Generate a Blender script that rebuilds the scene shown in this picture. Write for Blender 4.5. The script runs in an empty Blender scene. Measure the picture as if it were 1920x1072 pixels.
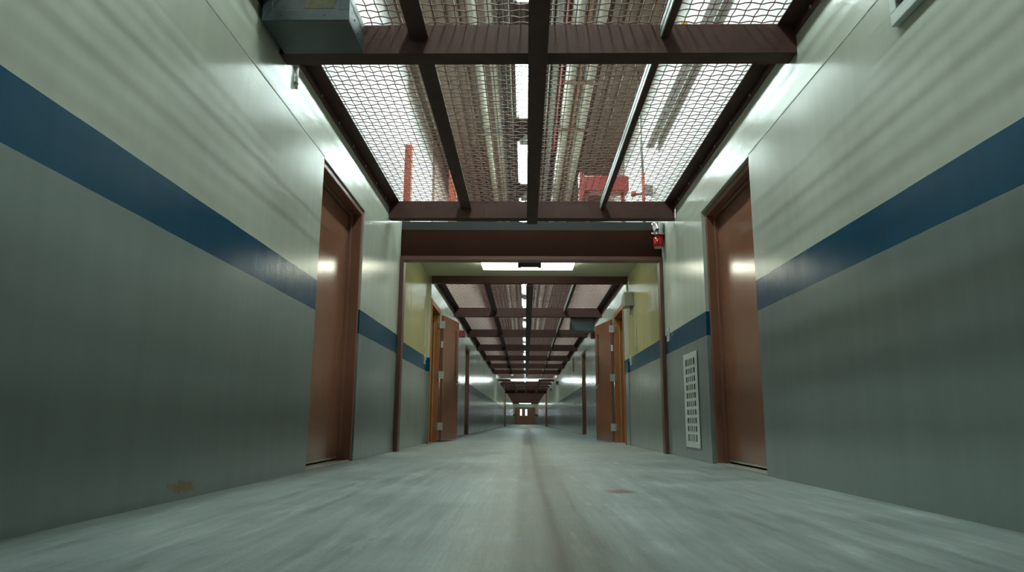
import bpy, bmesh, math, random
from mathutils import Vector, Matrix
random.seed(7)
S = bpy.context.scene
C = S.collection

# ------------------------------------------------------------------ camera
F_PX, PITCH, YAW, ROLL, CAM_H = 1311.37, 0.1917, 0.0197, -0.0074, 0.3314
cam = bpy.data.cameras.new('camera')
cam.sensor_width = 36.0
cam.lens = 36.0 * F_PX / 1920.0
cam.clip_start = 0.02
cam.clip_end = 300
camo = bpy.data.objects.new('camera', cam)
C.objects.link(camo)
fwd = Vector((-math.sin(YAW) * math.cos(PITCH), math.cos(YAW) * math.cos(PITCH), math.sin(PITCH)))
rgt = Vector((math.cos(YAW), math.sin(YAW), 0))
upv = rgt.cross(fwd)
r2 = rgt * math.cos(ROLL) - upv * math.sin(ROLL)
u2 = rgt * math.sin(ROLL) + upv * math.cos(ROLL)
m3 = Matrix((r2, u2, -fwd)).transposed()
camo.matrix_world = Matrix.Translation((0, 0, CAM_H)) @ m3.to_4x4()
S.camera = camo

# ------------------------------------------------------------------ world, exposure
w = bpy.data.worlds.new('world')
S.world = w
w.use_nodes = True
w.node_tree.nodes['Background'].inputs[0].default_value = (0.6, 0.75, 0.8, 1)
w.node_tree.nodes['Background'].inputs[1].default_value = 0.0
S.view_settings.view_transform = 'Standard'
S.view_settings.look = 'None'
S.view_settings.gamma = 1
S.view_settings.use_curve_mapping = False
S.cycles.sample_clamp_indirect = 3.0
S.cycles.caustics_reflective = False
S.cycles.caustics_refractive = False
S.view_settings.exposure = 0.0

STRIP_POWER = 92.0       # emission of the tubes above the wire ceiling
PASSAGE_POWER = 14.0      # emission of the wraparound lamp in the passage
FAR_POWER = 30.0         # emission of the cross lamp far down the corridor
END_POWER = 18.0
COOL = (0.80, 1.0, 0.955)
WARM = (0.98, 1.0, 0.80)

# ------------------------------------------------------------------ main dimensions (metres)
WL, WR = -1.447, 1.566          # near corridor walls
PL, PR = -1.50, 1.575           # passage walls
FL, FR = -1.46, 1.56            # far corridor walls
TH = 0.20                       # wall thickness
Y0 = -5.2                       # end of the corridor behind the camera
Y_PORT = 7.82                   # portal
Y_PEND = 10.66                  # end of the passage
Y_LAMP = 34.5                   # cross lamp
Y_END = 90.0
Z_MESH = 2.622
Z_BEAM = 2.435
Z_ROOF = 4.80

# ------------------------------------------------------------------ helpers
class MB:
    """collects shapes, then links them as ONE mesh object"""
    def __init__(self):
        self.v = []; self.f = []; self.mi = []
    def box(self, x0, x1, y0, y1, z0, z1, mi=0):
        b = len(self.v)
        self.v += [(x0, y0, z0), (x1, y0, z0), (x1, y1, z0), (x0, y1, z0), (x0, y0, z1), (x1, y0, z1), (x1, y1, z1), (x0, y1, z1)]
        self.f += [(b, b+3, b+2, b+1), (b+4, b+5, b+6, b+7), (b, b+1, b+5, b+4), (b+1, b+2, b+6, b+5), (b+2, b+3, b+7, b+6), (b+3, b, b+4, b+7)]
        self.mi += [mi] * 6
        return self
    def quad(self, pts, mi=0):
        b = len(self.v); self.v += [tuple(p) for p in pts]; self.f.append(tuple(range(b, b + len(pts)))); self.mi.append(mi); return self
    def tube(self, pts, r, n=8, cap=True, closed=False, mi=0):
        pts = [Vector(p) for p in pts]
        b = len(self.v)
        for i, p in enumerate(pts):
            a = pts[max(i-1, 0)]; c = pts[min(i+1, len(pts)-1)]
            t = (c - a).normalized()
            ref = Vector((0, 0, 1)) if abs(t.z) < 0.9 else Vector((1, 0, 0))
            s = t.cross(ref).normalized(); u = s.cross(t)
            rr = r[i] if isinstance(r, (list, tuple)) else r
            for k in range(n):
                an = 2 * math.pi * k / n + math.pi / n
                self.v.append(tuple(p + s * (rr * math.cos(an)) + u * (rr * math.sin(an))))
        for i in range(len(pts) - 1):
            for k in range(n):
                k2 = (k + 1) % n
                self.f.append((b + i*n + k, b + i*n + k2, b + (i+1)*n + k2, b + (i+1)*n + k)); self.mi.append(mi)
        if cap:
            self.f.append(tuple(b + k for k in range(n))[::-1]); self.mi.append(mi)
            e = b + (len(pts) - 1) * n
            self.f.append(tuple(e + k for k in range(n))); self.mi.append(mi)
        return self
    def prism(self, prof, y0, y1, mi=0):
        """closed (x, z) profile extruded along y"""
        n = len(prof); b = len(self.v)
        self.v += [(x, y0, z) for x, z in prof] + [(x, y1, z) for x, z in prof]
        for k in range(n):
            k2 = (k + 1) % n
            self.f.append((b + k, b + k2, b + n + k2, b + n + k)); self.mi.append(mi)
        self.f.append(tuple(b + k for k in range(n))[::-1]); self.mi.append(mi)
        self.f.append(tuple(b + n + k for k in range(n))); self.mi.append(mi)
        return self
    def mesh(self, name, mats, smooth=False):
        m = bpy.data.meshes.new(name)
        m.from_pydata(self.v, [], self.f)
        mats = mats if isinstance(mats, (list, tuple)) else [mats]
        for q in mats: m.materials.append(q)
        for p, k in zip(m.polygons, self.mi):
            p.material_index = k
            p.use_smooth = smooth
        m.update()
        bm = bmesh.new(); bm.from_mesh(m); bmesh.ops.recalc_face_normals(bm, faces=bm.faces[:]); bm.to_mesh(m); bm.free()
        return m
    def build(self, name, mats, parent=None, smooth=False, bevel=0, loc=(0, 0, 0), rot=None):
        o = bpy.data.objects.new(name, self.mesh(name, mats, smooth))
        C.objects.link(o)
        o.location = loc
        if rot: o.rotation_euler = rot
        if parent: o.parent = parent
        if bevel:
            md = o.modifiers.new('bevel', 'BEVEL'); md.width = bevel; md.segments = 2; md.limit_method = 'ANGLE'; md.angle_limit = math.radians(40)
        return o

def tag(o, label=None, cat=None, group=None, kind=None):
    if label: o['label'] = label
    if cat: o['category'] = cat
    if group: o['group'] = group
    if kind: o['kind'] = kind
    return o

def empty(name, loc=(0, 0, 0), rz=0):
    o = bpy.data.objects.new(name, None); C.objects.link(o)
    o.location = loc; o.rotation_euler = (0, 0, rz); o.empty_display_size = 0.1
    return o

def struct(o):
    o['kind'] = 'structure'; return o

def copy_tree(o, parent=None, kids=None):
    c = o.copy(); C.objects.link(c)
    if parent: c.parent = parent
    for ch in [k for k in bpy.data.objects if k.parent == o]:
        copy_tree(ch, c)
    return c

# ------------------------------------------------------------------ materials
def new_mat(name):
    m = bpy.data.materials.new(name); m.use_nodes = True
    nt = m.node_tree; bs = nt.nodes['Principled BSDF']
    return m, nt, bs
def N(nt, t, **k):
    n = nt.nodes.new(t)
    for a, b in k.items():
        setattr(n, a, b)
    return n
def L(nt, a, b): nt.links.new(a, b)
def noise(nt, vec, scale, detail=4, rough=0.55, vscale=None):
    if vscale:
        mp = N(nt, 'ShaderNodeMapping'); mp.inputs['Scale'].default_value = vscale; L(nt, vec, mp.inputs[0]); vec = mp.outputs[0]
    n = N(nt, 'ShaderNodeTexNoise'); n.inputs['Scale'].default_value = scale; n.inputs['Detail'].default_value = detail; n.inputs['Roughness'].default_value = rough
    L(nt, vec, n.inputs['Vector'])
    return n.outputs['Fac']
def math_(nt, op, a, b=None, c=None, clamp=False):
    n = N(nt, 'ShaderNodeMath', operation=op, use_clamp=clamp)
    for i, q in enumerate((a, b, c)):
        if q is None: continue
        if isinstance(q, (int, float)): n.inputs[i].default_value = q
        else: L(nt, q, n.inputs[i])
    return n.outputs[0]
def mix(nt, fac, a, b, mode='MIX'):
    n = N(nt, 'ShaderNodeMix', data_type='RGBA', blend_type=mode)
    for s, q in ((n.inputs[0], fac), (n.inputs[6], a), (n.inputs[7], b)):
        if isinstance(q, (int, float)): s.default_value = q
        elif isinstance(q, tuple): s.default_value = (*q[:3], 1)
        else: L(nt, q, s)
    return n.outputs[2]
def ramp(nt, f, a, b):   # maps a..b to 0..1
    n = N(nt, 'ShaderNodeMapRange'); n.inputs[1].default_value = a; n.inputs[2].default_value = b
    L(nt, f, n.inputs[0]); return n.outputs[0]
def bump(nt, bs, h, dist, strength=1.0):
    b = N(nt, 'ShaderNodeBump'); b.inputs['Distance'].default_value = dist; b.inputs['Strength'].default_value = strength
    L(nt, h, b.inputs['Height']); L(nt, b.outputs[0], bs.inputs['Normal'])

def simple(name, col, rough=0.5, metal=0.0, var=0.12, nscale=9, bmp=0.0008, wear=None, spec=0.5, coat=0.0, vs=None):
    m, nt, bs = new_mat(name)
    tc = N(nt, 'ShaderNodeTexCoord').outputs['Object']
    n = noise(nt, tc, nscale, 5, 0.6, vs)
    lo = tuple(c * (1 - var) for c in col); hi = tuple(min(1, c * (1 + var)) for c in col)
    c = mix(nt, ramp(nt, n, 0.3, 0.7), lo, hi)
    if wear:
        n2 = noise(nt, tc, 22, 6, 0.7)
        c = mix(nt, ramp(nt, n2, 0.68, 0.78), c, wear)
    L(nt, c, bs.inputs['Base Color'])
    bs.inputs['Roughness'].default_value = rough; bs.inputs['Metallic'].default_value = metal
    bs.inputs['Specular IOR Level'].default_value = spec
    bs.inputs['Coat Weight'].default_value = coat; bs.inputs['Coat Roughness'].default_value = 0.15
    if bmp: bump(nt, bs, noise(nt, tc, 60, 3, 0.5, vs), bmp)
    return m

GREY = (0.195, 0.225, 0.212); BLUE = (0.0006, 0.050, 0.098)
CREAM = (0.485, 0.495, 0.41); YELLOW = (0.34, 0.33, 0.175); WHITE_BLOCK = (0.84, 0.82, 0.80)

def wall_paint(name, upper, rough=0.24, rust=False, wave=1.0, spec=0.42, block=None):
    m, nt, bs = new_mat(name)
    tc = N(nt, 'ShaderNodeTexCoord').outputs['Object']
    sx = N(nt, 'ShaderNodeSeparateXYZ'); L(nt, tc, sx.inputs[0])
    y, z = sx.outputs[1], sx.outputs[2]
    wob = math_(nt, 'MULTIPLY', math_(nt, 'SUBTRACT', noise(nt, tc, 3.0, 3), 0.5), 0.006)
    zz = math_(nt, 'ADD', z, wob)
    broad = noise(nt, tc, 1.2, 4, 0.55)
    vert = noise(nt, tc, 3.0, 4, 0.6, (1, 3.0, 0.22))
    mott = math_(nt, 'ADD', math_(nt, 'MULTIPLY', broad, 0.5), math_(nt, 'MULTIPLY', vert, 0.5))
    mott = ramp(nt, mott, 0.3, 0.7)
    up = mix(nt, mott, tuple(c * 0.90 for c in upper), tuple(c * 1.06 for c in upper))
    gr = mix(nt, mott, tuple(c * 0.90 for c in GREY), tuple(c * 1.10 for c in GREY))
    scr = ramp(nt, noise(nt, tc, 11, 7, 0.75, (1, 0.5, 2.2)), 0.66, 0.74)
    bl = mix(nt, mott, tuple(c * 0.85 for c in BLUE), tuple(c * 1.12 for c in BLUE))
    bl = mix(nt, math_(nt, 'MULTIPLY', scr, 0.14), bl, (0.10, 0.2, 0.28))
    c = mix(nt, math_(nt, 'GREATER_THAN', zz, 1.077), gr, bl)
    c = mix(nt, math_(nt, 'GREATER_THAN', zz, 1.285), c, up)
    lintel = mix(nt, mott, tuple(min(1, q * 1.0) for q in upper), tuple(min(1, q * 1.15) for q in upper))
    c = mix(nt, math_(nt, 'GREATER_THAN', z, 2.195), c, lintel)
    c = mix(nt, math_(nt, 'GREATER_THAN', z, 2.66), c, block or WHITE_BLOCK)
    # scuffs low on the wall
    sc = ramp(nt, noise(nt, tc, 16, 6, 0.8, (1, 0.6, 3.5)), 0.68, 0.75)
    low = ramp(nt, z, 0.45, 0.0)
    c = mix(nt, math_(nt, 'MULTIPLY', math_(nt, 'MULTIPLY', sc, low), 0.3, clamp=True), c, (0.10, 0.09, 0.07))
    if rust:
        dy = math_(nt, 'DIVIDE', math_(nt, 'SUBTRACT', y, 3.04), 0.17)
        dz = math_(nt, 'DIVIDE', math_(nt, 'SUBTRACT', z, 0.052), 0.040)
        d = math_(nt, 'SQRT', math_(nt, 'ADD', math_(nt, 'MULTIPLY', dy, dy), math_(nt, 'MULTIPLY', dz, dz)))
        d = math_(nt, 'ADD', d, math_(nt, 'MULTIPLY', math_(nt, 'SUBTRACT', noise(nt, tc, 28, 5, 0.7), 0.5), 2.6))
        rm = ramp(nt, d, 0.75, 0.45)
        c = mix(nt, math_(nt, 'MULTIPLY', rm, 0.8, clamp=True), c, (0.23, 0.12, 0.045))
    L(nt, c, bs.inputs['Base Color'])
    ro = math_(nt, 'ADD', rough, math_(nt, 'MULTIPLY', math_(nt, 'SUBTRACT', broad, 0.5), 0.09))
    ro = math_(nt, 'ADD', ro, math_(nt, 'MULTIPLY', math_(nt, 'GREATER_THAN', z, 2.66), 0.5))
    L(nt, ro, bs.inputs['Roughness'])
    bs.inputs['Specular IOR Level'].default_value = spec
    h1 = noise(nt, tc, 2.2, 3, 0.5, (1, 2.4, 0.30))
    h2 = noise(nt, tc, 95, 3, 0.6)
    h3 = noise(nt, tc, 8, 3, 0.5, (1, 2.2, 0.35))
    h = math_(nt, 'ADD', math_(nt, 'MULTIPLY', h1, 9.0 * wave), math_(nt, 'ADD', math_(nt, 'MULTIPLY', h2, 0.18), math_(nt, 'MULTIPLY', h3, 0.9 * wave)))
    bump(nt, bs, h, 0.0022)
    return m

def floor_mat():
    m, nt, bs = new_mat('concrete_floor')
    tc = N(nt, 'ShaderNodeTexCoord').outputs['Object']
    sx = N(nt, 'ShaderNodeSeparateXYZ'); L(nt, tc, sx.inputs[0])
    x, y = sx.outputs[0], sx.outputs[1]
    b = noise(nt, tc, 1.1, 5, 0.6)
    st = noise(nt, tc, 14, 5, 0.65, (2.2, 0.12, 1))
    fine = noise(nt, tc, 70, 4, 0.7)
    k = math_(nt, 'ADD', math_(nt, 'MULTIPLY', b, 0.45), math_(nt, 'ADD', math_(nt, 'MULTIPLY', st, 0.35), math_(nt, 'MULTIPLY', fine, 0.2)))
    k = ramp(nt, k, 0.40, 0.60)
    c = mix(nt, k, (0.145, 0.17, 0.163), (0.345, 0.39, 0.37))
    grain = ramp(nt, noise(nt, tc, 260, 3, 0.8, (1, 0.35, 1)), 0.35, 0.65)
    c = mix(nt, math_(nt, 'MULTIPLY', grain, 0.30), c, (0.16, 0.175, 0.165))
    sweep = ramp(nt, noise(nt, tc, 3.2, 6, 0.7, (3.0, 0.5, 1)), 0.56, 0.72)
    c = mix(nt, math_(nt, 'MULTIPLY', sweep, 0.45), c, (0.52, 0.55, 0.52))
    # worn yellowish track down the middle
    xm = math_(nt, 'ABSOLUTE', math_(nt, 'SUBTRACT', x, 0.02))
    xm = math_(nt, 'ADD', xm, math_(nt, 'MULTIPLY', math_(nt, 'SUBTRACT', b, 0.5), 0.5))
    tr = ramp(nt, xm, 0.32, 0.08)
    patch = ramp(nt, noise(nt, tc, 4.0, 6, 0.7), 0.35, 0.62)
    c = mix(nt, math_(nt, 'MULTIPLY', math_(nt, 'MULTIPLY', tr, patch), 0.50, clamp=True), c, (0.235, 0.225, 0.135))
    # small dark specks
    vo = N(nt, 'ShaderNodeTexVoronoi'); vo.inputs['Scale'].default_value = 2.6; L(nt, tc, vo.inputs['Vector'])
    sp = ramp(nt, math_(nt, 'ADD', vo.outputs['Distance'], math_(nt, 'MULTIPLY', fine, 0.05)), 0.05, 0.035)
    c = mix(nt, math_(nt, 'MULTIPLY', sp, 0.55, clamp=True), c, (0.07, 0.065, 0.05))
    # reddish stain
    dx = math_(nt, 'DIVIDE', math_(nt, 'SUBTRACT', x, 0.465), 0.075)
    dy = math_(nt, 'DIVIDE', math_(nt, 'SUBTRACT', y, 3.56), 0.11)
    d = math_(nt, 'SQRT', math_(nt, 'ADD', math_(nt, 'MULTIPLY', dx, dx), math_(nt, 'MULTIPLY', dy, dy)))
    d = math_(nt, 'ADD', d, math_(nt, 'MULTIPLY', math_(nt, 'SUBTRACT', noise(nt, tc, 22, 5, 0.7), 0.5), 1.6))
    c = mix(nt, math_(nt, 'MULTIPLY', ramp(nt, d, 1.1, 0.6), 0.9, clamp=True), c, (0.11, 0.05, 0.038))
    # hairline crack across the slab
    cy = math_(nt, 'ABSOLUTE', math_(nt, 'SUBTRACT', math_(nt, 'ADD', y, math_(nt, 'MULTIPLY', noise(nt, tc, 3, 5, 0.7), 0.10)), 2.98))
    c = mix(nt, math_(nt, 'MULTIPLY', ramp(nt, cy, 0.006, 0.002), 0.35, clamp=True), c, (0.08, 0.08, 0.07))
    L(nt, c, bs.inputs['Base Color'])
    L(nt, math_(nt, 'ADD', 0.40, math_(nt, 'MULTIPLY', k, 0.14)), bs.inputs['Roughness'])
    bs.inputs['Specular IOR Level'].default_value = 0.35
    h = math_(nt, 'ADD', math_(nt, 'MULTIPLY', st, 1.0), math_(nt, 'ADD', math_(nt, 'MULTIPLY', fine, 0.5), math_(nt, 'MULTIPLY', noise(nt, tc, 2.2, 3, 0.5, (0.5, 1.4, 1)), 2.4)))
    bump(nt, bs, h, 0.0014)
    return m

def emit(name, col, s):
    m, nt, bs = new_mat(name)
    bs.inputs['Base Color'].default_value = (0.8, 0.8, 0.8, 1)
    bs.inputs['Emission Color'].default_value = (*col, 1); bs.inputs['Emission Strength'].default_value = s
    bs.inputs['Roughness'].default_value = 0.4
    return m

M = dict(
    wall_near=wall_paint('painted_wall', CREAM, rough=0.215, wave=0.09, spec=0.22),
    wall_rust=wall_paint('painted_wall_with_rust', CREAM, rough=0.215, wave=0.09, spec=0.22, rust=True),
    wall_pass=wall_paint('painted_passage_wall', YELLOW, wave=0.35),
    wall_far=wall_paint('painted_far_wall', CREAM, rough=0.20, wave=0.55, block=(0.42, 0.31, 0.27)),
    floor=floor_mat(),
    door=simple('brown_door_paint', (0.22, 0.092, 0.054), 0.19, var=0.08, nscale=3, bmp=0.0006, spec=0.55, vs=(1, 1, 0.4)),
    frame=simple('brown_frame_paint', (0.19, 0.078, 0.048), 0.33, var=0.10, nscale=5, wear=None),
    steel=simple('brown_steel_paint', (0.060, 0.028, 0.023), 0.6, var=0.16, nscale=6, spec=0.18),
    portal=simple('brown_portal_paint', (0.10, 0.040, 0.026), 0.4, var=0.10, nscale=5),
    header=simple('shaded_header_paint', (0.020, 0.006, 0.003), 0.7, var=0.12, nscale=4, spec=0.07),  # darkened well below the portal paint to hold shade on the header
    wire=simple('brown_wire_paint', (0.14, 0.055, 0.046), 0.45, var=0.15, nscale=20, bmp=0),
    deck=simple('roof_deck_metal', (0.29, 0.225, 0.185), 0.6, var=0.2, nscale=2, vs=(1, 0.3, 1)),
    ceil=simple('passage_ceiling_paint', (0.42, 0.43, 0.33), 0.55, var=0.05),
    farceil=simple('far_ceiling_brown', (0.17, 0.048, 0.034), 0.6, var=0.12, nscale=3),
    greybox=simple('grey_sheet_metal', (0.062, 0.078, 0.080), 0.38, metal=0.25, var=0.14, nscale=7),
    palebox=simple('pale_grey_enamel', (0.24, 0.26, 0.23), 0.4, var=0.08),
    boxdark=simple('dark_panel_metal', (0.06, 0.07, 0.068), 0.45, metal=0.2, var=0.2, nscale=12),
    label=simple('yellowed_paper', (0.085, 0.078, 0.035), 0.7, var=0.3, nscale=10),
    chrome=simple('chrome', (0.72, 0.74, 0.74), 0.14, metal=1.0, var=0.05, bmp=0),
    hinge=simple('dull_steel', (0.42, 0.45, 0.41), 0.4, metal=0.2, var=0.08, nscale=18),
    white=simple('white_enamel', (0.72, 0.73, 0.70), 0.35, var=0.06),
    grille=simple('grille_enamel', (0.56, 0.59, 0.55), 0.42, var=0.05),
    dark=simple('black_void', (0.012, 0.013, 0.012), 0.8, var=0.1, bmp=0),
    pipe=simple('cream_pipe_lagging', (0.66, 0.63, 0.55), 0.55, var=0.08, nscale=5),
    greypipe=simple('grey_pipe', (0.38, 0.39, 0.37), 0.4, metal=0.4, var=0.12),
    copper=simple('brown_pipe', (0.26, 0.14, 0.08), 0.4, metal=0.3, var=0.15),
    redp=simple('red_gloss_paint', (0.27, 0.030, 0.026), 0.35, var=0.15),
    post=simple('orange_primer', (0.40, 0.095, 0.05), 0.55, var=0.12),
    rustm=simple('rusty_angle', (0.20, 0.10, 0.06), 0.6, var=0.3, nscale=15),
    yel=simple('yellow_tag', (0.55, 0.36, 0.04), 0.5),
    blackp=simple('black_plastic', (0.03, 0.032, 0.03), 0.45, var=0.1),
    jamb=simple('orange_brown_jamb', (0.30, 0.115, 0.042), 0.40, var=0.08),
    alum=simple('aluminium_threshold', (0.50, 0.50, 0.44), 0.35, metal=0.6, var=0.12, nscale=25),
    tan=simple('tan_edge_paint', (0.36, 0.24, 0.12), 0.5),
    caulk=simple('cream_caulk', (0.72, 0.74, 0.66), 0.4, var=0.1),
    tube=emit('tube_light', COOL, STRIP_POWER),
    tubefar=emit('tube_light_far', COOL, STRIP_POWER * 0.45),
    passlens=emit('passage_diffuser', WARM, PASSAGE_POWER),
    farlens=emit('far_diffuser', COOL, FAR_POWER),
    endlens=emit('end_diffuser', COOL, END_POWER),
    pane=emit('daylit_pane', (0.75, 0.85, 1.0), 2.6),
    passglow=emit('lit_sign_edge', WARM, 1.6),
)
gl, nt, bs = new_mat('red_lens')
bs.inputs['Base Color'].default_value = (0.40, 0.008, 0.010, 1); bs.inputs['Roughness'].default_value = 0.12
bs.inputs['Transmission Weight'].default_value = 0.25; bs.inputs['IOR'].default_value = 1.49
M['redlens'] = gl
gp, nt, bs = new_mat('door_pane_glass')
bs.inputs['Base Color'].default_value = (0.10, 0.055, 0.04, 1); bs.inputs['Roughness'].default_value = 0.08
M['glass'] = gp

# ------------------------------------------------------------------ floor
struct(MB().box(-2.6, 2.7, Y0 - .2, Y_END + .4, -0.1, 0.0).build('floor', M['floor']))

# ------------------------------------------------------------------ walls with openings (each: inner plane x, direction out, y range, openings)
def wall(name, x, out, y0, y1, z1, opens, mat):
    b = MB(); xa, xb = (x + out * TH, x) if out < 0 else (x, x + TH)
    y = y0
    for (a, c, h) in sorted(opens):
        b.box(xa, xb, y, a, 0, h)
        y = c
    b.box(xa, xb, y, y1, 0, 2.18)
    hs = 2.18
    # full length upper part; the opening heads all meet this line
    b.box(xa, xb, y0, y1, hs, z1)
    return struct(b.build(name, mat))
D1L = (4.733, 6.022); D1R = (4.694, 6.037)
SDL = (10.70, 11.80); SDR = (11.05, 12.22)
D2L = (17.1, 18.4); D2R = (18.15, 19.45)
D3L = (29.2, 30.4); D3R = (28.3, 29.5)
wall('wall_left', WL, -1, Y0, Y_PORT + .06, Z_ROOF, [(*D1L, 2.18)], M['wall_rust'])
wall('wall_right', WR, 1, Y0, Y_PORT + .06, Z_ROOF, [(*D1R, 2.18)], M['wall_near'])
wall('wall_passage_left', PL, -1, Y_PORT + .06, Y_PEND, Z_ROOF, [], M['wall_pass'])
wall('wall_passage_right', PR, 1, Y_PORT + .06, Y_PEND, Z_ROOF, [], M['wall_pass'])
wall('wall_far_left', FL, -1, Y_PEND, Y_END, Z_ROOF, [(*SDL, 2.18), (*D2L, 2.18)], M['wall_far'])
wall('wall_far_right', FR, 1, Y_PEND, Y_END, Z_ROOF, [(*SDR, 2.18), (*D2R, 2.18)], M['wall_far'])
struct(MB().box(WL - TH, WR + TH, Y0 - .2, Y0, 0, Z_ROOF).build('wall_back', M['wall_near']))
# end wall with its doorway
EX0, EX1, EZ = -1.30, 1.30, 2.15
struct(MB().box(FL, EX0, Y_END, Y_END + .2, 0, EZ).box(EX1, FR, Y_END, Y_END + .2, 0, EZ).box(FL, FR, Y_END, Y_END + .2, EZ, Z_ROOF).build('wall_end', M['wall_far']))
# cast joint line along the walls at door-head height
for i, (x, s, ya, yb) in enumerate(((WL, 1, Y0, D1L[0]), (WL, 1, D1L[1] + .0, Y_PORT), (WR, -1, Y0, D1R[0]), (WR, -1, D1R[1], Y_PORT))):
    if i in (1, 3): continue
    pr = [(x - s * .002, 2.184), (x + s * .0025, 2.190), (x + s * .003, 2.194), (x - s * .002, 2.200)]
    struct(MB().prism(pr, ya, yb).build('trim_%d' % (1 if i == 0 else 2), M['caulk']))

# ------------------------------------------------------------------ roof deck and ceilings
b = MB(); x = WL - TH; prof = []
while x < WR + TH:
    prof += [(x, Z_ROOF + .05), (x + .045, Z_ROOF + .05), (x + .06, Z_ROOF), (x + .135, Z_ROOF)]
    x += .15
for (xa, za), (xb, zb) in zip(prof[:-1], prof[1:]):
    b.quad([(xa, Y0 - .2, za), (xb, Y0 - .2, zb), (xb, Y_END, zb), (xa, Y_END, za)])
struct(b.build('ceiling', M['deck']))
struct(MB().box(PL, PR, Y_PORT + .14, Y_PEND - .06, 2.545, 2.60).build('ceiling_passage', M['ceil']))

# ------------------------------------------------------------------ portal frame at the passage
pf = empty('portal_frame', (0, Y_PORT, 0))
tag(pf, 'dark brown steel portal frame across the corridor at the near end of the passage', 'door frame')
MB().box(WL + .001, -1.398, 0, .13, 0, 2.15).build('jamb', M['portal'], pf, bevel=.004)
MB().box(1.526, WR - .001, 0, .13, 0, 2.15).build('jamb', M['portal'], pf, bevel=.004)
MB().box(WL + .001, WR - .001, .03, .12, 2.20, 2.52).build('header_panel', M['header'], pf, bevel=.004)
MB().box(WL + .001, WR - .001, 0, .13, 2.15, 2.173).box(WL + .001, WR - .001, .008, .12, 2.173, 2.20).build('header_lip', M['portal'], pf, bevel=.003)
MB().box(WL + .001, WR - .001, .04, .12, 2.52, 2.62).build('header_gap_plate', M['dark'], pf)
# second portal further down
pf2 = empty('portal_frame', (0, 51.0, 0))
tag(pf2, 'small far brown portal frame standing ahead of the end double doors', 'door frame')
MB().box(FL + .001, FL + .07, 0, .2, 0, 2.35).build('jamb', M['jamb'], pf2)
MB().box(FR - .09, FR - .001, 0, .2, 0, 2.35).build('jamb', M['jamb'], pf2)
MB().box(FL + .001, FR - .001, 0, .2, 2.35, 2.60).build('header_panel', M['header'], pf2)

# ------------------------------------------------------------------ cross beams
near_beams = [(-3.02, -2.90), (0.33, 0.44), (3.735, 3.865), (7.085, 7.205)]
far_beams = [(10.60, 10.70), (14.12, 14.24), (17.55, 17.67), (21.03, 21.15), (24.52, 24.64), (28.02, 28.14), (31.50, 31.62)]
ordn = ['first', 'second', 'third', 'fourth', 'fifth', 'sixth', 'seventh', 'eighth']
def beam(name, xa, xb, ya, yb, z0, z1, label, group, mat='steel'):
    g = empty(name, ((xa + xb) / 2, ya, z0))
    tag(g, label, 'beam', group)
    w_, d_, h_ = (xb - xa) / 2, yb - ya, z1 - z0
    # channel: web at the front, bottom flange, top flange
    MB().box(-w_, w_, 0, .008, 0, h_).build('web', M[mat], g)
    MB().box(-w_, w_, .008, d_, 0, .009).build('bottom_flange', M[mat], g)
    MB().box(-w_, w_, .008, d_, h_ - .009, h_).build('top_flange', M[mat], g)
    MB().box(-w_, -w_ + .006, .008, d_, .009, h_ - .009).build('end_plate', M[mat], g)
    return g
nl = ['brown steel ceiling beam overhead behind the camera', 'brown steel ceiling beam just over the camera',
      'brown steel crossbeam nearest the camera, with the large grey box at its left end',
      'brown steel crossbeam just before the portal header, above the red beacon']
for (ya, yb), lb in zip(near_beams, nl):
    beam('ceiling_beam', WL + .003, WR - .003, ya, yb, Z_BEAM, 2.617, lb, None)
for i, (ya, yb) in enumerate(far_beams):
    z1 = 2.617 if i else 2.612
    if i == 0: lb = 'brown crossbeam at the far edge of the passage ceiling, behind the bright lamp'
    else: lb = 'brown steel crossbeam of the far wire ceiling, %s beyond the passage' % ordn[i - 1]
    beam('ceiling_beam', FL + .003, FR - .003, ya, yb, Z_BEAM, z1, lb, 'crossbeams of the far corridor')
beam('lamp_beam', FL + .003, FR - .003, Y_LAMP + .2, Y_LAMP + .28, 2.40, 2.44, 'thin pale bar spanning the corridor that carries the far cross lamp', None, 'caulk')
farther = [(38.10 + 3.47 * k, 38.22 + 3.47 * k) for k in range(15)]
for k, (ya, yb) in enumerate(farther):
    beam('ceiling_beam', FL + .003, FR - .003, ya, yb, Z_BEAM + .04, 2.617, 'brown crossbeam of the dim wire ceiling beyond the far cross lamp', 'crossbeams beyond the far cross lamp')
for y_, lb in () and ((42.0, 'brown crossbeam of the far red-brown ceiling, first beyond the far cross lamp'), (60.0, 'brown crossbeam of the far red-brown ceiling beyond the small far portal'), (72.0, 'brown crossbeam of the far red-brown ceiling nearest the end doors')):
    beam('ceiling_beam', FL + .003, FR - .003, y_, y_ + .14, 2.46, 2.619, lb, None)

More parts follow.
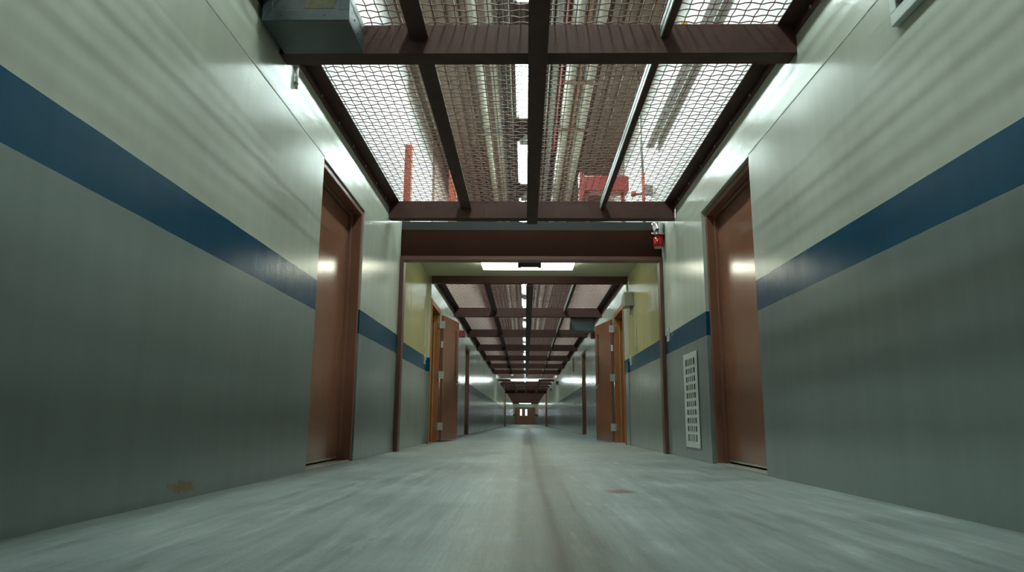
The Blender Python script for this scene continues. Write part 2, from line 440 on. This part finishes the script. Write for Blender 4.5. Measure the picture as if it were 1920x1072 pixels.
# ------------------------------------------------------------------ long bars and wall rails, one per bay between beams
def run_names(i, near): 
    if near: return ['behind the camera', 'over the camera', 'between nearest crossbeam and portal'][i]
    return 'in the %s bay past the passage' % ordn[i]
def section(ya, yb, wl, wr, where, near):
    ln = yb - ya
    for x_, sg, lb in ((wl, 1, 'left'), (wr, -1, 'right')):
        g = empty('wall_rail', (x_, ya, 2.60)); tag(g, 'brown steel rail along the %s wall %s' % (lb, where), 'rail')
        MB().prism([(sg * .001, -.055), (sg * .008, -.055), (sg * .008, .010), (sg * .105, .010), (sg * .105, .017), (sg * .001, .017)], .001, ln - .001).build('angle', M['steel'], g)
        n = int(ln / .42)
        for k in range(n if near else 0):
            y = (k + .5) * ln / n
            MB().tube([(sg * .008, y, -.025), (sg * .015, y, -.025)], .011, 6).build('bolt', M['hinge'], g)
    # left long bar: an angle
    g = MB().prism([(-.680, 2.530), (-.575, 2.530), (-.575, 2.536), (-.674, 2.536), (-.674, 2.617), (-.680, 2.617)], ya + .001, yb - .001).build('long_bar', M['steel'])
    tag(g, 'brown angle bar left of centre %s' % where, 'bar')
    g = empty('long_bar', (.807, ya, 2.53)); tag(g, 'brown bar right of centre, pale lit side, %s' % where, 'bar')
    MB().box(-.020, .020, .001, ln - .001, 0, .087).build('web', M['steel'], g)
    MB().box(-.026, -.020, .001, ln - .001, .004, .036).box(-.026, -.020, .001, ln - .001, .05, .084).build('lit_side_strip', M['hinge'], g)  # pale metal puts the tube-lit side of the bar into colour
near_secs = [(near_beams[i][1], near_beams[i+1][0]) for i in range(3)]
far_secs = [(far_beams[i][1], far_beams[i+1][0]) for i in range(6)] + [(far_beams[6][1], Y_LAMP + .19)]
end_secs = [(Y_LAMP + .29, farther[0][0])] + [(farther[i][1], farther[i+1][0]) for i in range(14)]
for i, (a, c) in enumerate(near_secs): section(a, c, WL, WR, run_names(i, 1), 1)
for i, (a, c) in enumerate(far_secs): section(a, c, FL, FR, run_names(i, 0), 0)
def centre(ya, yb, beams, lb):
    g = empty('centre_bar', (.066, ya, 2.40)); tag(g, lb, 'bar')
    MB().box(-.056, .056, 0, yb - ya, 0, .034).build('channel', M['steel'], g, bevel=.003)
    ys = [ya] + [q for b_ in beams for q in b_] + [yb]
    for k in range(0, len(ys), 2):
        if ys[k+1] - ys[k] > .2:
            MB().box(-.045, .045, ys[k] - ya + .002, ys[k+1] - ya - .002, .034, .217).build('web', M['steel'], g)
centre(-4.9, 7.204, near_beams, 'wide brown centre bar running along the near wire ceiling')
centre(10.72, Y_LAMP - .02, far_beams[1:], 'brown centre bar running along the far wire ceiling')
for x_, lb in ((-.62, 'left'), (.066, 'middle'), (.78, 'right')):
    g = MB().box(x_ - .04, x_ + .04, Y_LAMP + .3, 50.98, 2.40, 2.468).build('long_bar', M['steel'])
    tag(g, '%s of three brown bars under the dim ceiling beyond the far cross lamp' % lb, 'bar')

# ------------------------------------------------------------------ woven wire panels
def wire_mesh(wd, ln, pitch=0.0625, r=0.0035, amp=0.0050):
    b = MB()
    nx = max(2, round(wd / pitch)); ny = round(ln / pitch)
    px, py = wd / nx, ln / ny
    for j in range(ny):
        y = (j + .5) * py; pts = []
        for k in range(nx * 5 + 1):
            x = k / 5 * px
            ph = math.cos(math.pi * (x / px - .5 + j))
            z = amp * (1.0 - 2.0 * (abs(.5 - .5 * ph) ** 1.8))
            pts.append((x, y, z))
        b.tube(pts, r, 4, False)
    for i in range(nx):
        x = (i + .5) * px; pts = []
        for k in range(ny * 3 + 1):
            y = k / 3 * py
            pts.append((x + .0006 * math.sin(k), y, -amp * .9 * math.cos(math.pi * (y / py - .5 + i))))
        b.tube(pts, r, 4, False)
    return b.mesh('wire_mesh', M['wire'], smooth=True)
bays = [(-1.365, -.64), (-.63, .062), (.070, .812), (.822, 1.475)]
bayn = ['leftmost', 'left of centre', 'right of centre', 'rightmost']
near_meshes = [wire_mesh(c - a, 3.37) for a, c in bays]
far_meshes = [wire_mesh(c - a, 3.44) for a, c in bays]
for ms, secs, near in ((near_meshes, near_secs, 1), (far_meshes, far_secs, 0)):
    for si, (ya, yb) in enumerate(secs):
        for k, (a, c) in enumerate(bays):
            o = bpy.data.objects.new('wire_panel', ms[k]); C.objects.link(o)
            ln = 3.37 if near else 3.44
            o.location = (a, (ya + yb) / 2 - ln / 2, Z_MESH + .010)
            if si == 6 and not near:
                o.scale = (1, (yb - ya) / ln, 1); o.location.y = ya
            tag(o, 'brown wire ceiling panel, %s, %s' % (bayn[k], run_names(si, near)), 'wire mesh panel', 'woven wire panels of the ceiling')

for si, (ya, yb) in enumerate(end_secs):
    for k, (a, c) in enumerate(bays):
        o = bpy.data.objects.new('wire_panel', far_meshes[k]); C.objects.link(o)
        o.scale = (1, .972, 1); o.location = (a, ya - .04, Z_MESH + .010)
        tag(o, 'brown wire ceiling panel beyond the far cross lamp', 'wire mesh panel', 'wire panels beyond the far cross lamp')

# ------------------------------------------------------------------ strip lights above the wire
def make_strip(tm):
    g = empty('strip_light', (0, 0, 0))
    MB().prism([(-.180, .020), (-.172, .018), (-.105, .055), (.105, .055), (.172, .018), (.180, .020), (.110, .066), (.060, .12), (-.060, .12), (-.110, .066)], -.93, .93).build('housing', M['white'], g)
    for x in (-.085, 0, .085):
        MB().tube([(x, -.87, .015), (x, .87, .015)], .019, 10).build('tube', M[tm], g, smooth=True)
    for s in (-1, 1):
        MB().box(-.14, .14, s * .895 - .022, s * .895 + .022, -.012, .05).build('end_cap', M['white'], g)
    for s in (-1, 1):
        MB().tube([(0, s * .6, .12), (0, s * .6, .385)], .005, 6).build('hanger_rod', M['greypipe'], g)
    return g
strip0 = make_strip('tube')
strip1 = make_strip('tubefar')
ys = [8.08 + 2.70 * k for k in range(-3, 30)]
for k, y in enumerate(ys):
    g = strip0 if k == 0 else strip1 if k == 6 else copy_tree(strip1 if k > 6 else strip0)
    g.location = (.045, y, 4.42)
    if y < 4.5: lb = 'twin tube strip light above the wire ceiling over or behind the camera'
    elif y < 7: lb = 'twin tube strip light above the wire, cut by the top edge of the picture'
    elif y < 9: lb = 'twin tube strip light high above the wire just past the nearest crossbeam'
    elif y < 12: lb = 'twin tube strip light high above the wire, farther one before the portal'
    elif y < 34: lb = 'twin tube strip light seen through the far wire ceiling'
    else: lb = 'twin tube strip light above the ceiling beyond the far cross lamp'
    tag(g, lb, 'light', 'strip lights above the wire ceiling')

# ------------------------------------------------------------------ pipes, tray, hangers above the wire
def longpipe(name, x, z, r, mat, lb, cat='pipe', couplings=True, y0=-4.8, y1=33.9):
    g = empty(name, (x, y0, z)); tag(g, lb, cat)
    MB().tube([(0, 0, 0), (0, y1 - y0, 0)], r, 14).build('pipe_run', M[mat], g, smooth=True)
    if couplings:
        for y in (6.1, 9.4, 13.0, 18.5, 24.0):
            MB().tube([(0, y - y0 - .05, 0), (0, y - y0 + .05, 0)], r * 1.14, 14).build('coupling', M['greypipe'], g, smooth=True)
    return g
longpipe('insulated_pipe', -0.553, 4.500, .052, 'pipe', 'cream insulated pipe left of the strip lights, outer of the pair')
longpipe('insulated_pipe', -0.388, 4.500, .048, 'pipe', 'cream insulated pipe left of the strip lights, inner of the pair')
longpipe('conduit', -0.191, 4.530, .014, 'chrome', 'shiny steel conduit close to the left of the strip lights', 'conduit', True)
longpipe('conduit', 0.279, 4.530, .015, 'chrome', 'shiny steel conduit close to the right of the strip lights', 'conduit', True)
longpipe('grey_pipe', 0.351, 4.510, .040, 'greypipe', 'grey pipe beside the shiny conduit right of the centre bar', 'pipe', False)
longpipe('sprinkler_pipe', 0.426, 4.500, .018, 'redp', 'thin red pipe between the grey pipe and the cream pipes', 'pipe', True, y1=10.4)
longpipe('insulated_pipe', 0.546, 4.512, .070, 'pipe', 'wide cream insulated pipe right of the strip lights, inner of the pair')
longpipe('water_pipe', 0.656, 4.462, .015, 'copper', 'thin brown pipe between the two wide cream pipes', 'pipe', False)
longpipe('insulated_pipe', 0.776, 4.520, .078, 'pipe', 'wide cream insulated pipe right of the strip lights, outer of the pair')
tr = empty('cable_tray', (-.279, -4.8, 4.47)); tag(tr, 'ladder cable tray with dark rungs left of the strip lights', 'cable tray')
MB().box(-.037, -.032, 0, 38.7, -.025, .025).build('side_rail', M['greypipe'], tr)
MB().box(.032, .037, 0, 38.7, -.025, .025).build('side_rail', M['greypipe'], tr)
bb = MB()
for k in range(400):
    bb.box(-.032, .032, .04 + k * .096, .068 + k * .096, -.022, -.010)
bb.build('rungs', M['blackp'], tr)['kind'] = 'stuff'
def hanger(y, x0, x1, z, mat, lb):
    g = empty('pipe_hanger', (0, y, z)); tag(g, lb, 'bracket')
    MB().box(x0, x1, -.02, .02, 0, .006).box(x0, x1, -.024, -.020, 0, .012).build('cross_angle', M[mat], g)
    for x in (x0 + .004, x1 - .004):
        MB().tube([(x, .006, .006), (x, .006, Z_ROOF + .02 - z)], .004, 6).build('rod', M['greypipe'], g)
hanger(7.98, .455, .885, 4.416, 'rustm', 'rusty angle hanger under the right cream pipes, nearer one')
hanger(9.40, .455, .885, 4.416, 'copper', 'brown hanger bar under the right cream pipes, farther one')
hanger(9.55, -.635, -.325, 4.416, 'greypipe', 'grey hanger bar under the left cream pipes')
for y in (12.13, 17.53, 20.23, 25.63, 28.33):
    hanger(y, -.635, .885, 4.416, 'greypipe', 'wide hanger bar carrying the pipes above the far wire ceiling')
    [o for o in C.objects if o.name.startswith('pipe_hanger')][-1]['group'] = 'hangers above the far ceiling'
# orange post, red box, red riser, white duct, yellow tag
g = MB().box(-.055, .055, -.05, .05, 0, 1.02).build('steel_post', M['post'], loc=(-1.435, 8.02, 2.60), bevel=.004)
tag(g, 'orange-red steel post against the left wall above the wire', 'post')
g = MB().box(-.05, .05, -.05, .05, 0, 1.0).build('steel_post', M['post'], loc=(-.93, 8.5, 2.60), bevel=.004)
tag(g, 'partly hidden red post right of the taller orange one above the wire', 'post')
g = empty('red_header_box', (.98, 8.35, 3.13)); tag(g, 'red steel manifold box lying above the wire near the portal', 'manifold')
MB().box(-.29, .29, -.1, .1, 0, .19).build('body', M['redp'], g, bevel=.01)
for q in (-.22, .22):
    MB().box(q - .02, q + .02, -.02, .02, -.50, 0).build('leg', M['redp'], g)
MB().tube([(-.29, 0, .21), (.29, 0, .21)], .02, 10).build('pipe_top', M['redp'], g, smooth=True)
MB().box(-.32, -.26, -.12, .12, -.08, .24).build('end_flange', M['redp'], g, bevel=.006)
g = empty('riser_pipe', (1.41, 8.05, 2.602)); tag(g, 'thin rusty red riser pipe above the right wire column', 'pipe')
MB().tube([(0, 0, 0), (0, 0, .68)], .020, 10).build('lower_pipe', M['post'], g, smooth=True)
MB().tube([(0, 0, .68), (-.02, -.05, 1.10), (-.03, -.06, 2.0)], .016, 10).build('upper_pipe', M['greypipe'], g, smooth=True)
MB().tube([(0, 0, .42), (-.12, 0, .42)], .014, 8).tube([(-.12, 0, .39), (-.12, 0, .45)], .03, 10).build('valve', M['redp'], g, smooth=True)
g = MB().box(-.05, .05, -1.6, 1.6, -.06, .06).build('sheet_duct', M['white'], loc=(1.47, 6.3, 3.60), bevel=.005)
tag(g, 'narrow white duct fixed along the right wall above the wire', 'duct')
g = MB().box(-.03, .03, -.004, .004, -.05, .05).build('warning_tag', M['yel'], loc=(1.53, 6.2, 4.1))
tag(g, 'small yellow tag hanging above the right wire column', 'tag')
bb = MB().box(-.05, .05, -.04, .04, -.06, .06).box(-.02, .02, -.05, -.04, -.02, .02)
g = bb.build('junction_box', M['greypipe'], loc=(1.50, 8.2, 3.12), bevel=.004); tag(g, 'small grey junction box on the right wall above the wire', 'box')

# ------------------------------------------------------------------ closed near doors
def closed_door(n, x, s, ya, yb, lb, set_back, near=True):
    """s = +1: corridor lies towards +x of the wall plane"""
    g = empty('door_%d' % n, (x, ya, 0)); g['kind'] = 'structure'; g['label'] = lb
    W = yb - ya; H = 2.18; dep = .125
    def bx(x0, x1, y0, y1, z0, z1, bb=None):
        bb = bb or MB(); xs = sorted((-s * x0, -s * x1)); return bb.box(xs[0], xs[1], y0, y1, z0, z1)
    f = bx(set_back, TH, 0.002, .045, 0, H)
    bx(set_back, TH, W - .045, W - .002, 0, H, f)
    bx(set_back, TH, .045, W - .045, H - .05, H - .001, f)
    # stop / rabbet
    bx(.095, TH, .045, .062, 0, H - .05, f); bx(.095, TH, W - .062, W - .045, 0, H - .05, f); bx(.095, TH, .062, W - .062, H - .067, H - .05, f)
    f.build('door_frame', M['frame'], g, bevel=.005)
    leaf = bx(dep, dep + .045, .064, W - .064, .022, H - .069)
    lo = leaf.build('door_leaf', M['door'], g, bevel=.003)
    bx(.02, TH, .046, W - .046, 0.0005, .010).build('threshold', M['alum'], g, bevel=.003)
    bx(dep - .004, dep + .0, .07, W - .07, .024, .036).build('door_sweep', M['alum'], g)
    if near:
        kx = -s * (dep - .006)
        MB().tube([(kx, .13, .86), (kx - s * -.004, .13, .86)], .010, 12).build('keyhole', M['blackp'], g)
    return g
closed_door(1, WL, 1, *D1L, 'closed glossy brown door in the left wall near the camera', .012)
closed_door(2, WR, -1, *D1R, 'closed glossy brown door in the right wall near the camera', .030)
closed_door(3, FL, 1, *D2L, 'narrow-looking brown door in the left wall beyond the red box', .012, False)
closed_door(4, FR, -1, *D2R, 'narrow-looking brown door in the right wall beyond the red box', .012, False)

# ------------------------------------------------------------------ open side doors
def open_door(n, x, s, ya, yb, ang, lb):
    g = empty('door_%d' % n, (x, ya, 0)); g['kind'] = 'structure'; g['label'] = lb
    W = yb - ya; H = 2.18
    def bx(x0, x1, y0, y1, z0, z1, bb=None):
        bb = bb or MB(); xs = sorted((-s * x0, -s * x1)); return bb.box(xs[0], xs[1], y0, y1, z0, z1)
    f = bx(-.012, TH, .002, .05, 0, H); bx(-.012, TH, W - .05, W + .035, 0, H + .03, f) ; bx(-.012, TH, .05, W - .05, H - .06, H + .03, f)
    # keep only the wall side face beyond the opening thin
    f = MB(); bx(.0, TH, .002, .05, 0, H - .001, f); bx(.0, TH, W - .05, W - .002, 0, H - .001, f); bx(.0, TH, .05, W - .05, H - .06, H - .001, f)
    bx(-.012, .0, -.02, .05, 0, H + .03, f); bx(-.012, .0, W - .05, W + .03, 0, H + .03, f); bx(-.012, .0, .05, W - .05, H - .06, H + .03, f)
    f.build('door_frame', M['jamb'], g, bevel=.003)
    st = MB(); bx(.075, .090, W - .062, W - .0505, 0, H - .061, st); bx(.075, .090, .0505, .062, 0, H - .061, st)
    st.build('door_stop', M['tan'], g)
    # leaf hinged on the far jamb, swung back past the wall
    hx, hy = s * .030, W - .035
    lf = empty('door_leaf_pivot', (hx, hy, 0)); lf.parent = g
    lf.rotation_euler = (0, 0, -s * ang)
    C.objects.unlink(lf); bpy.data.objects.remove(lf)
    R = Matrix.Rotation(-s * ang, 4, 'Z')
    def place(bb, name, mat, par, bevel=0, smooth=False):
        bb.v = [tuple(Vector((hx, hy, 0)) + (R @ Vector(v))) for v in bb.v]
        return bb.build(name, mat, par, bevel=bevel, smooth=smooth)
    Lw = .93; t0, t1 = (0, s * .045) if s > 0 else (s * .045, 0)
    # leaf as boxes around a slim vision pane near its free edge
    vy0, vy1, vz0, vz1 = .70, .80, 1.02, 1.92
    leaf = MB()
    leaf.box(t0, t1, .006, vy0, .02, 2.10).box(t0, t1, vy1, Lw, .02, 2.10).box(t0, t1, vy0, vy1, .02, vz0).box(t0, t1, vy0, vy1, vz1, 2.10)
    lo = place(leaf, 'door_leaf', M['door'], g, bevel=0)
    place(MB().box(t0 + .014, t1 - .014, vy0, vy1, vz0, vz1), 'vision_pane', M['glass'], lo)
    fr = MB()
    for xx in ((t0 - .004, t0), (t1, t1 + .004)):
        fr.box(*xx, vy0 - .02, vy0, vz0 - .02, vz1 + .02).box(*xx, vy1, vy1 + .02, vz0 - .02, vz1 + .02).box(*xx, vy0, vy1, vz0 - .02, vz0).box(*xx, vy0, vy1, vz1, vz1 + .02)
    place(fr, 'pane_frame', M['frame'], lo)
    for side in (-1, 1):
        xx = t1 if side > 0 else t0
        h = MB().tube([(xx, .86, .98), (xx + side * .055, .86, .98)], .012, 10).tube([(xx + side * .055, .87, .98), (xx + side * .055, .75, .98)], .010, 10).tube([(xx, .86, .98), (xx + side * .006, .86, .98)], .03, 14)
        place(h, 'lever_handle', M['chrome'], lo, smooth=True)
    place(MB().box(t0 + .005, t1 - .005, -.0005 + .004, .006, 1.55, 1.66), 'edge_plate', M['white'], lo)
    # hinges: two plates and a knuckle each
    for z in (.25, 1.09, 1.94):
        hb = MB()
        a = s * .012
        hb.box(min(a, a + s * .003), max(a, a + s * .003), hy - .055, hy + .028, z - .062, z + .062)
        hb.tube([(hx - s * .008, hy + .0, z - .062), (hx - s * .008, hy + .0, z + .062)], .010, 10)
        cc = [Vector((hx, hy, 0)) + (R @ Vector((q, -.004, 0))) for q in (0, s * .07)]
        hb.box(min(cc[0].x, cc[1].x), max(cc[0].x, cc[1].x), cc[0].y - .006, cc[0].y - .002, z - .062, z + .062)
        hb.box(min(-s * .015, -s * .0), max(-s * .015, -s * .0), W - .0595, W - .0505, z - .062, z + .062)
        hb.build('hinge', M['hinge'], g)
    return g
open_door(5, FL, 1, *SDL, math.radians(11), 'open brown door folded back along the left wall past the passage')
open_door(6, FR, -1, *SDR, math.radians(11), 'open brown door folded back along the right wall past the passage')

# ------------------------------------------------------------------ end double doors
g = empty('door_7', (0, Y_END, 0)); g['kind'] = 'structure'; g['label'] = 'brown double doors with two slim bright panes closing the far end'
f = MB().box(EX0, EX0 + .06, -.03, .15, 0, EZ).box(EX1 - .06, EX1, -.03, .15, 0, EZ).box(EX0 + .06, EX1 - .06, -.03, .15, EZ - .07, EZ)
f.build('door_frame', M['frame'], g)
for xa, xb, p0, p1 in ((EX0 + .065, -.003, -.68, -.42), (.003, EX1 - .065, -.07 + .02, .22)):
    # slim panes where the photograph shows them
    z0, z1 = 1.12, 1.90
    if xa < 0: p0, p1 = -.63, -.40
    else: p0, p1 = .02, .26
    lf = MB().box(xa, p0, .03, .075, .015, EZ - .075).box(p1, xb, .03, .075, .015, EZ - .075).box(p0, p1, .03, .075, .015, z0).box(p0, p1, .03, .075, z1, EZ - .075)
    lo = lf.build('door_leaf', M['door'], g)
    MB().box(p0, p1, .045, .06, z0, z1).build('vision_pane', M['pane'], lo)
    MB().box(xa + .1, xb - .1, .0, .03, .95, 1.02).build('push_bar', M['frame'], lo)

# ------------------------------------------------------------------ passage lamp, exit box, far lamps
g = empty('ceiling_lamp', (.032, 9.44, 2.545)); tag(g, 'wide white ceiling lamp across the passage ceiling', 'light')
MB().box(-.665, .665, -.325, .325, -.022, -.001).build('housing', M['white'], g, bevel=.004)
MB().prism([(-.655, -.022), (-.635, -.088), (.635, -.088), (.655, -.022)], -.318, .318).build('diffuser', M['passlens'], g, bevel=.01)
g = empty('exit_sign', (.052, 8.98, 2.545)); tag(g, 'small dark exit sign box hanging in front of the passage lamp', 'sign')
MB().box(-.155, .155, -.03, .03, -.225, -.06).build('body', M['boxdark'], g, bevel=.004)
MB().box(-.03, .03, -.02, .02, -.06, -.001).build('mount', M['greybox'], g)
MB().box(-.115, .115, -.032, .028, -.238, -.225).build('bottom_lens', M['passglow'], g)
g = empty('ceiling_lamp', (-.03, Y_LAMP + .1, 2.36)); tag(g, 'far bright cross lamp spanning the middle of the corridor', 'light')
MB().box(-.68, .68, -.08, .08, .02, .06).build('housing', M['white'], g)
MB().prism([(-.67, .02), (-.66, -.05), (.66, -.05), (.67, .02)], -.075, .075).build('diffuser', M['farlens'], g, bevel=.008)
g = empty('ceiling_lamp', (.0, 85.0, 2.52)); tag(g, 'farthest cross lamp just above the end double doors', 'light')
MB().box(-.72, .72, -.1, .1, .04, .099).build('housing', M['white'], g)
MB().prism([(-.71, .04), (-.70, -.05), (.70, -.05), (.71, .04)], -.09, .09).build('diffuser', M['endlens'], g, bevel=.008)

# ------------------------------------------------------------------ grey box at the near beam
def heater(loc, w_, d_, h_, lb, full=True):
    g = empty('junction_cabinet', loc); tag(g, lb, 'box')
    MB().box(-w_/2, w_/2, 0, d_, 0, h_).build('body', M['greybox'], g, bevel=.006)
    if full:
        fl = MB().box(-w_/2 - .004, w_/2 + .004, -.006, 0, 0, .062).box(-w_/2 - .004, -w_/2 + .05, -.006, 0, .062, h_ - .02).box(w_/2 - .05, w_/2 + .004, -.006, 0, .062, h_ - .02).box(-w_/2 - .004, w_/2 + .004, -.006, 0, h_ - .02, h_)
        fl.build('front_frame', M['greybox'], g, bevel=.002)
        MB().box(-w_/2 + .05, w_/2 - .05, -.003, 0, .062, h_ - .02).build('front_panel', M['boxdark'], g)
        MB().box(-.005, .155, -.0045, -.003, .070, h_ - .04).build('paper_label', M['label'], g)
        for (x, z) in ((-w_/2 + .10, .03), (w_/2 - .13, .03), (-w_/2 + .04, .12)):
            MB().tube([(x, -.006, z), (x, -.009, z)], .005, 10).build('screw', M['blackp'], g)
        for (y, z) in ((.12, .075), (.20, .04), (.3, .12)):
            MB().tube([(w_/2, y, z), (w_/2 + .003, y, z)], .005, 10).build('screw', M['blackp'], g)
    return g
heater((-1.183, 3.385, 2.431), .462, .346, .185, 'large grey sheet metal box hanging at the top left under the wire ceiling')
heater((1.175, 14.26, 2.17), .49, .36, .446, 'grey box under the far wire ceiling on the right', False)
heater((-1.22, 42.0, 2.415), .46, .40, .16, 'tiny dark grey box high on the left far down the corridor', False)
g = MB().tube([(0, 0, 0), (-.05, .0, 0), (-.067, -.0, 0)], .016, 10).build('conduit_stub', M['blackp'], smooth=True, loc=(WL + .07 + .0, 3.20, 2.50))
g.data.transform(Matrix.Identity(4))
tag(g, 'dark conduit stub on the left wall beside the large grey box', 'conduit')
# small upright conduit on the left wall below the beam end
g = empty('conduit', (WL + .012, 4.02, 2.36)); tag(g, 'short pale upright conduit on the left wall below the nearest crossbeam', 'conduit')
MB().tube([(0, 0, 0), (0, 0, .14)], .010, 12).build('pipe', M['white'], g, smooth=True)
MB().tube([(0, 0, .03), (0, 0, .045)], .013, 12).build('clip', M['hinge'], g, smooth=True)

# ------------------------------------------------------------------ beacon on the right of the header
g = empty('warning_beacon', (1.495, 7.68, 2.26)); tag(g, 'chrome and red beacon hanging at the right end of the portal header', 'beacon')
MB().tube([(0, 0, .165), (0, 0, .17), (0, 0, .285), (0, 0, .295)], [.060, .062, .070, .060], 24).build('chrome_body', M['chrome'], g, smooth=True)
MB().tube([(0, 0, .150), (0, 0, .165)], [.074, .074], 24).build('rim', M['chrome'], g, smooth=True)
MB().tube([(0, 0, .012), (0, 0, .03), (0, 0, .15)], [.050, .056, .058], 24).build('red_lens', M['redlens'], g, smooth=True)
MB().tube([(0, 0, 0), (0, 0, .012)], [.040, .048], 20).build('lens_cap', M['alum'], g, smooth=True)
MB().tube([(-.045, -.06, .158), (-.085, -.08, .150)], .010, 10).build('latch', M['chrome'], g, smooth=True)
MB().box(-.02, .02, .03, .168, .20, .24).build('bracket', M['greybox'], g)

# ------------------------------------------------------------------ red boxes, passage box, plates, chain
for x, s, y, lb in ((FL, 1, 14.6, 'small red light box on the left wall above the open door edge'), (FR, -1, 14.7, 'small red light box on the right wall above the open door edge')):
    g = empty('red_light_box', (x, y, 2.08)); tag(g, lb, 'light box')
    xs = sorted((s * .012, s * .175))
    MB().box(xs[0], xs[1], 0, .22, 0, .13).build('red_cover', M['redlens' if False else 'redp'], g, bevel=.01)
    xs = sorted((0.0005 * s, s * .012))
    MB().box(xs[0], xs[1], -.01, .23, -.01, .14).build('back_plate', M['white'], g)
    for q in (.05, .10):
        xs = sorted((s * (q - .004), s * (q + .004)))
        MB().box(xs[0], xs[1], -.006, 0, .01, .12).build('guard_bar', M['redp'], g)
g = empty('electrical_box', (PR, 10.05, 2.0)); tag(g, 'pale grey electrical box high on the right passage wall', 'box')
MB().box(-.135, -.001, 0, .30, 0, .20).build('body', M['palebox'], g, bevel=.006)
MB().box(-.139, -.135, .02, .28, .015, .185).build('lid', M['palebox'], g, bevel=.003)
MB().tube([(-.04, .1, -.12), (-.04, .1, 0)], .012, 10).build('conduit', M['palebox'], g, smooth=True)
for x, s, y, z, lb in ((WR, -1, 7.56, 1.20, 'small pale plate on the right wall stripe just before the portal'), (PR, -1, 10.35, 1.16, 'small pale plate on the right passage wall stripe'), (PL, 1, 10.30, 1.16, 'small pale plate on the left passage wall stripe')):
    g = empty('wall_bracket', (x, y, z)); tag(g, lb, 'plate')
    xs = sorted((s * .0005, s * .018))
    MB().box(xs[0], xs[1], 0, .10, 0, .15).build('plate', M['hinge'], g, bevel=.004)
    xs = sorted((s * .018, s * .035))
    MB().box(xs[0], xs[1], .03, .06, .06, .11).build('lug', M['hinge'], g, bevel=.003)
def chain(x, s, y, z0, z1, lb):
    g = MB()
    n = int((z1 - z0) / .035)
    for k in range(n):
        z = z0 + (k + .5) * (z1 - z0) / n
        pts = []
        for q in range(13):
            a = 2 * math.pi * q / 12
            u, v = .010 * math.cos(a), .022 * math.sin(a)
            pts.append((0, u, z - z0 + v) if k % 2 else (u, 0, z - z0 + v))
        g.tube(pts, .0035, 6, False)
    o = g.build('hanging_chain', M['hinge'], smooth=True, loc=(x + s * .016, y, z0)); tag(o, lb, 'chain')
chain(PR, -1, 9.85, 1.30, 1.78, 'thin steel chain hanging on the right passage wall')
g = MB().box(0, .010, 0, .03, 0, .55).build('cable_cover', M['ceil'], loc=(PL + .0005, 10.30, 1.42), bevel=.003); tag(g, 'slim upright cable cover on the left passage wall', 'cable cover')

# ------------------------------------------------------------------ vent grille low on the right wall
def grille():
    y0, y1, z0, z1 = 6.385, 6.935, .11, .985
    y0, y1 = 6.39, 6.94
    g = empty('wall_vent', (WR, y0, z0)); tag(g, 'tall pale vent grille with slots low on the right wall', 'vent')
    W, H = y1 - y0, z1 - z0
    # frame plate with 5 x 10 slots built as bars
    b = MB(); xa, xb = -.010, -.0065
    cols, rows = 5, 10
    my, mz = .095, .055
    sw = (W - 2 * my) / cols; sh = (H - 2 * mz) / rows
    b.box(xa, xb, 0, my, 0, H).box(xa, xb, W - my, W, 0, H).box(xa, xb, my, W - my, 0, mz).box(xa, xb, my, W - my, H - mz, H)
    for r_ in range(rows + 1):
        if r_ in (0, rows): continue
        b.box(xa, xb, my, W - my, mz + r_ * sh - .013, mz + r_ * sh + .013)
    for c_ in range(1, cols):
        for r_ in range(rows):
            z_0 = mz + r_ * sh + (.013 if r_ else 0); z_1 = mz + (r_ + 1) * sh - (.013 if r_ < rows - 1 else 0)
            b.box(xa, xb, my + c_ * sw - .017, my + c_ * sw + .017, z_0, z_1)
    b.build('face_plate', M['grille'], g)
    MB().box(-.0035, -.0005, .01, W - .01, .01, H - .01).build('dark_backing', M['dark'], g)
    for (y, z) in ((.04, .03), (W - .04, .03), (.04, H - .03), (W - .04, H - .03)):
        MB().tube([(-.010, y, z), (-.013, y, z)], .006, 10).build('screw', M['hinge'], g)
grille()
# louvred vent high on the right wall
g = empty('louvre_vent', (WR, 2.12, 1.972)); tag(g, 'pale louvred vent box at the top right on the right wall', 'vent')
W, H = .592, .34
b = MB().box(-.030, -.0005, 0, W, 0, .058).box(-.030, -.0005, 0, W, H - .05, H).box(-.030, -.0005, 0, .05, .058, H - .05).box(-.030, -.0005, W - .045, W, .058, H - .05)
b.build('frame', M['grille'], g, bevel=.003)
MB().box(-.006, -.0005, .05, W - .045, .058, H - .05).build('backing', M['dark'], g)
b = MB(); z = .062
while z < H - .055:
    b.quad([(-.028, .05, z), (-.028, W - .045, z), (-.010, W - .045, z + .010), (-.010, .05, z + .010)])
    b.quad([(-.028, .05, z + .002), (-.028, W - .045, z + .002), (-.010, W - .045, z + .012), (-.010, .05, z + .012)])
    z += .0135
b.build('louvres', M['grille'], g)

# small fittings along the far walls
for x, s, y, z, lb in ((FR, -1, 33.0, 2.06, 'small grey box on the right wall beside the far cross lamp'), (FR, -1, 41.0, 2.1, 'tiny grey fitting on the far right wall beyond the cross lamp')):
    xs = sorted((s * .0005, s * .14))
    g = MB().box(xs[0], xs[1], 0, .2, 0, .16).build('wall_box', M['greybox'], loc=(x, y, z), bevel=.005); tag(g, lb, 'box')
g = MB().box(-.05, -.0005, 0, .12, 0, .42).build('wall_sign', M['rustm'], loc=(FR, 22.4, 1.92)); tag(g, 'narrow brown upright plate high on the far right wall', 'plate')
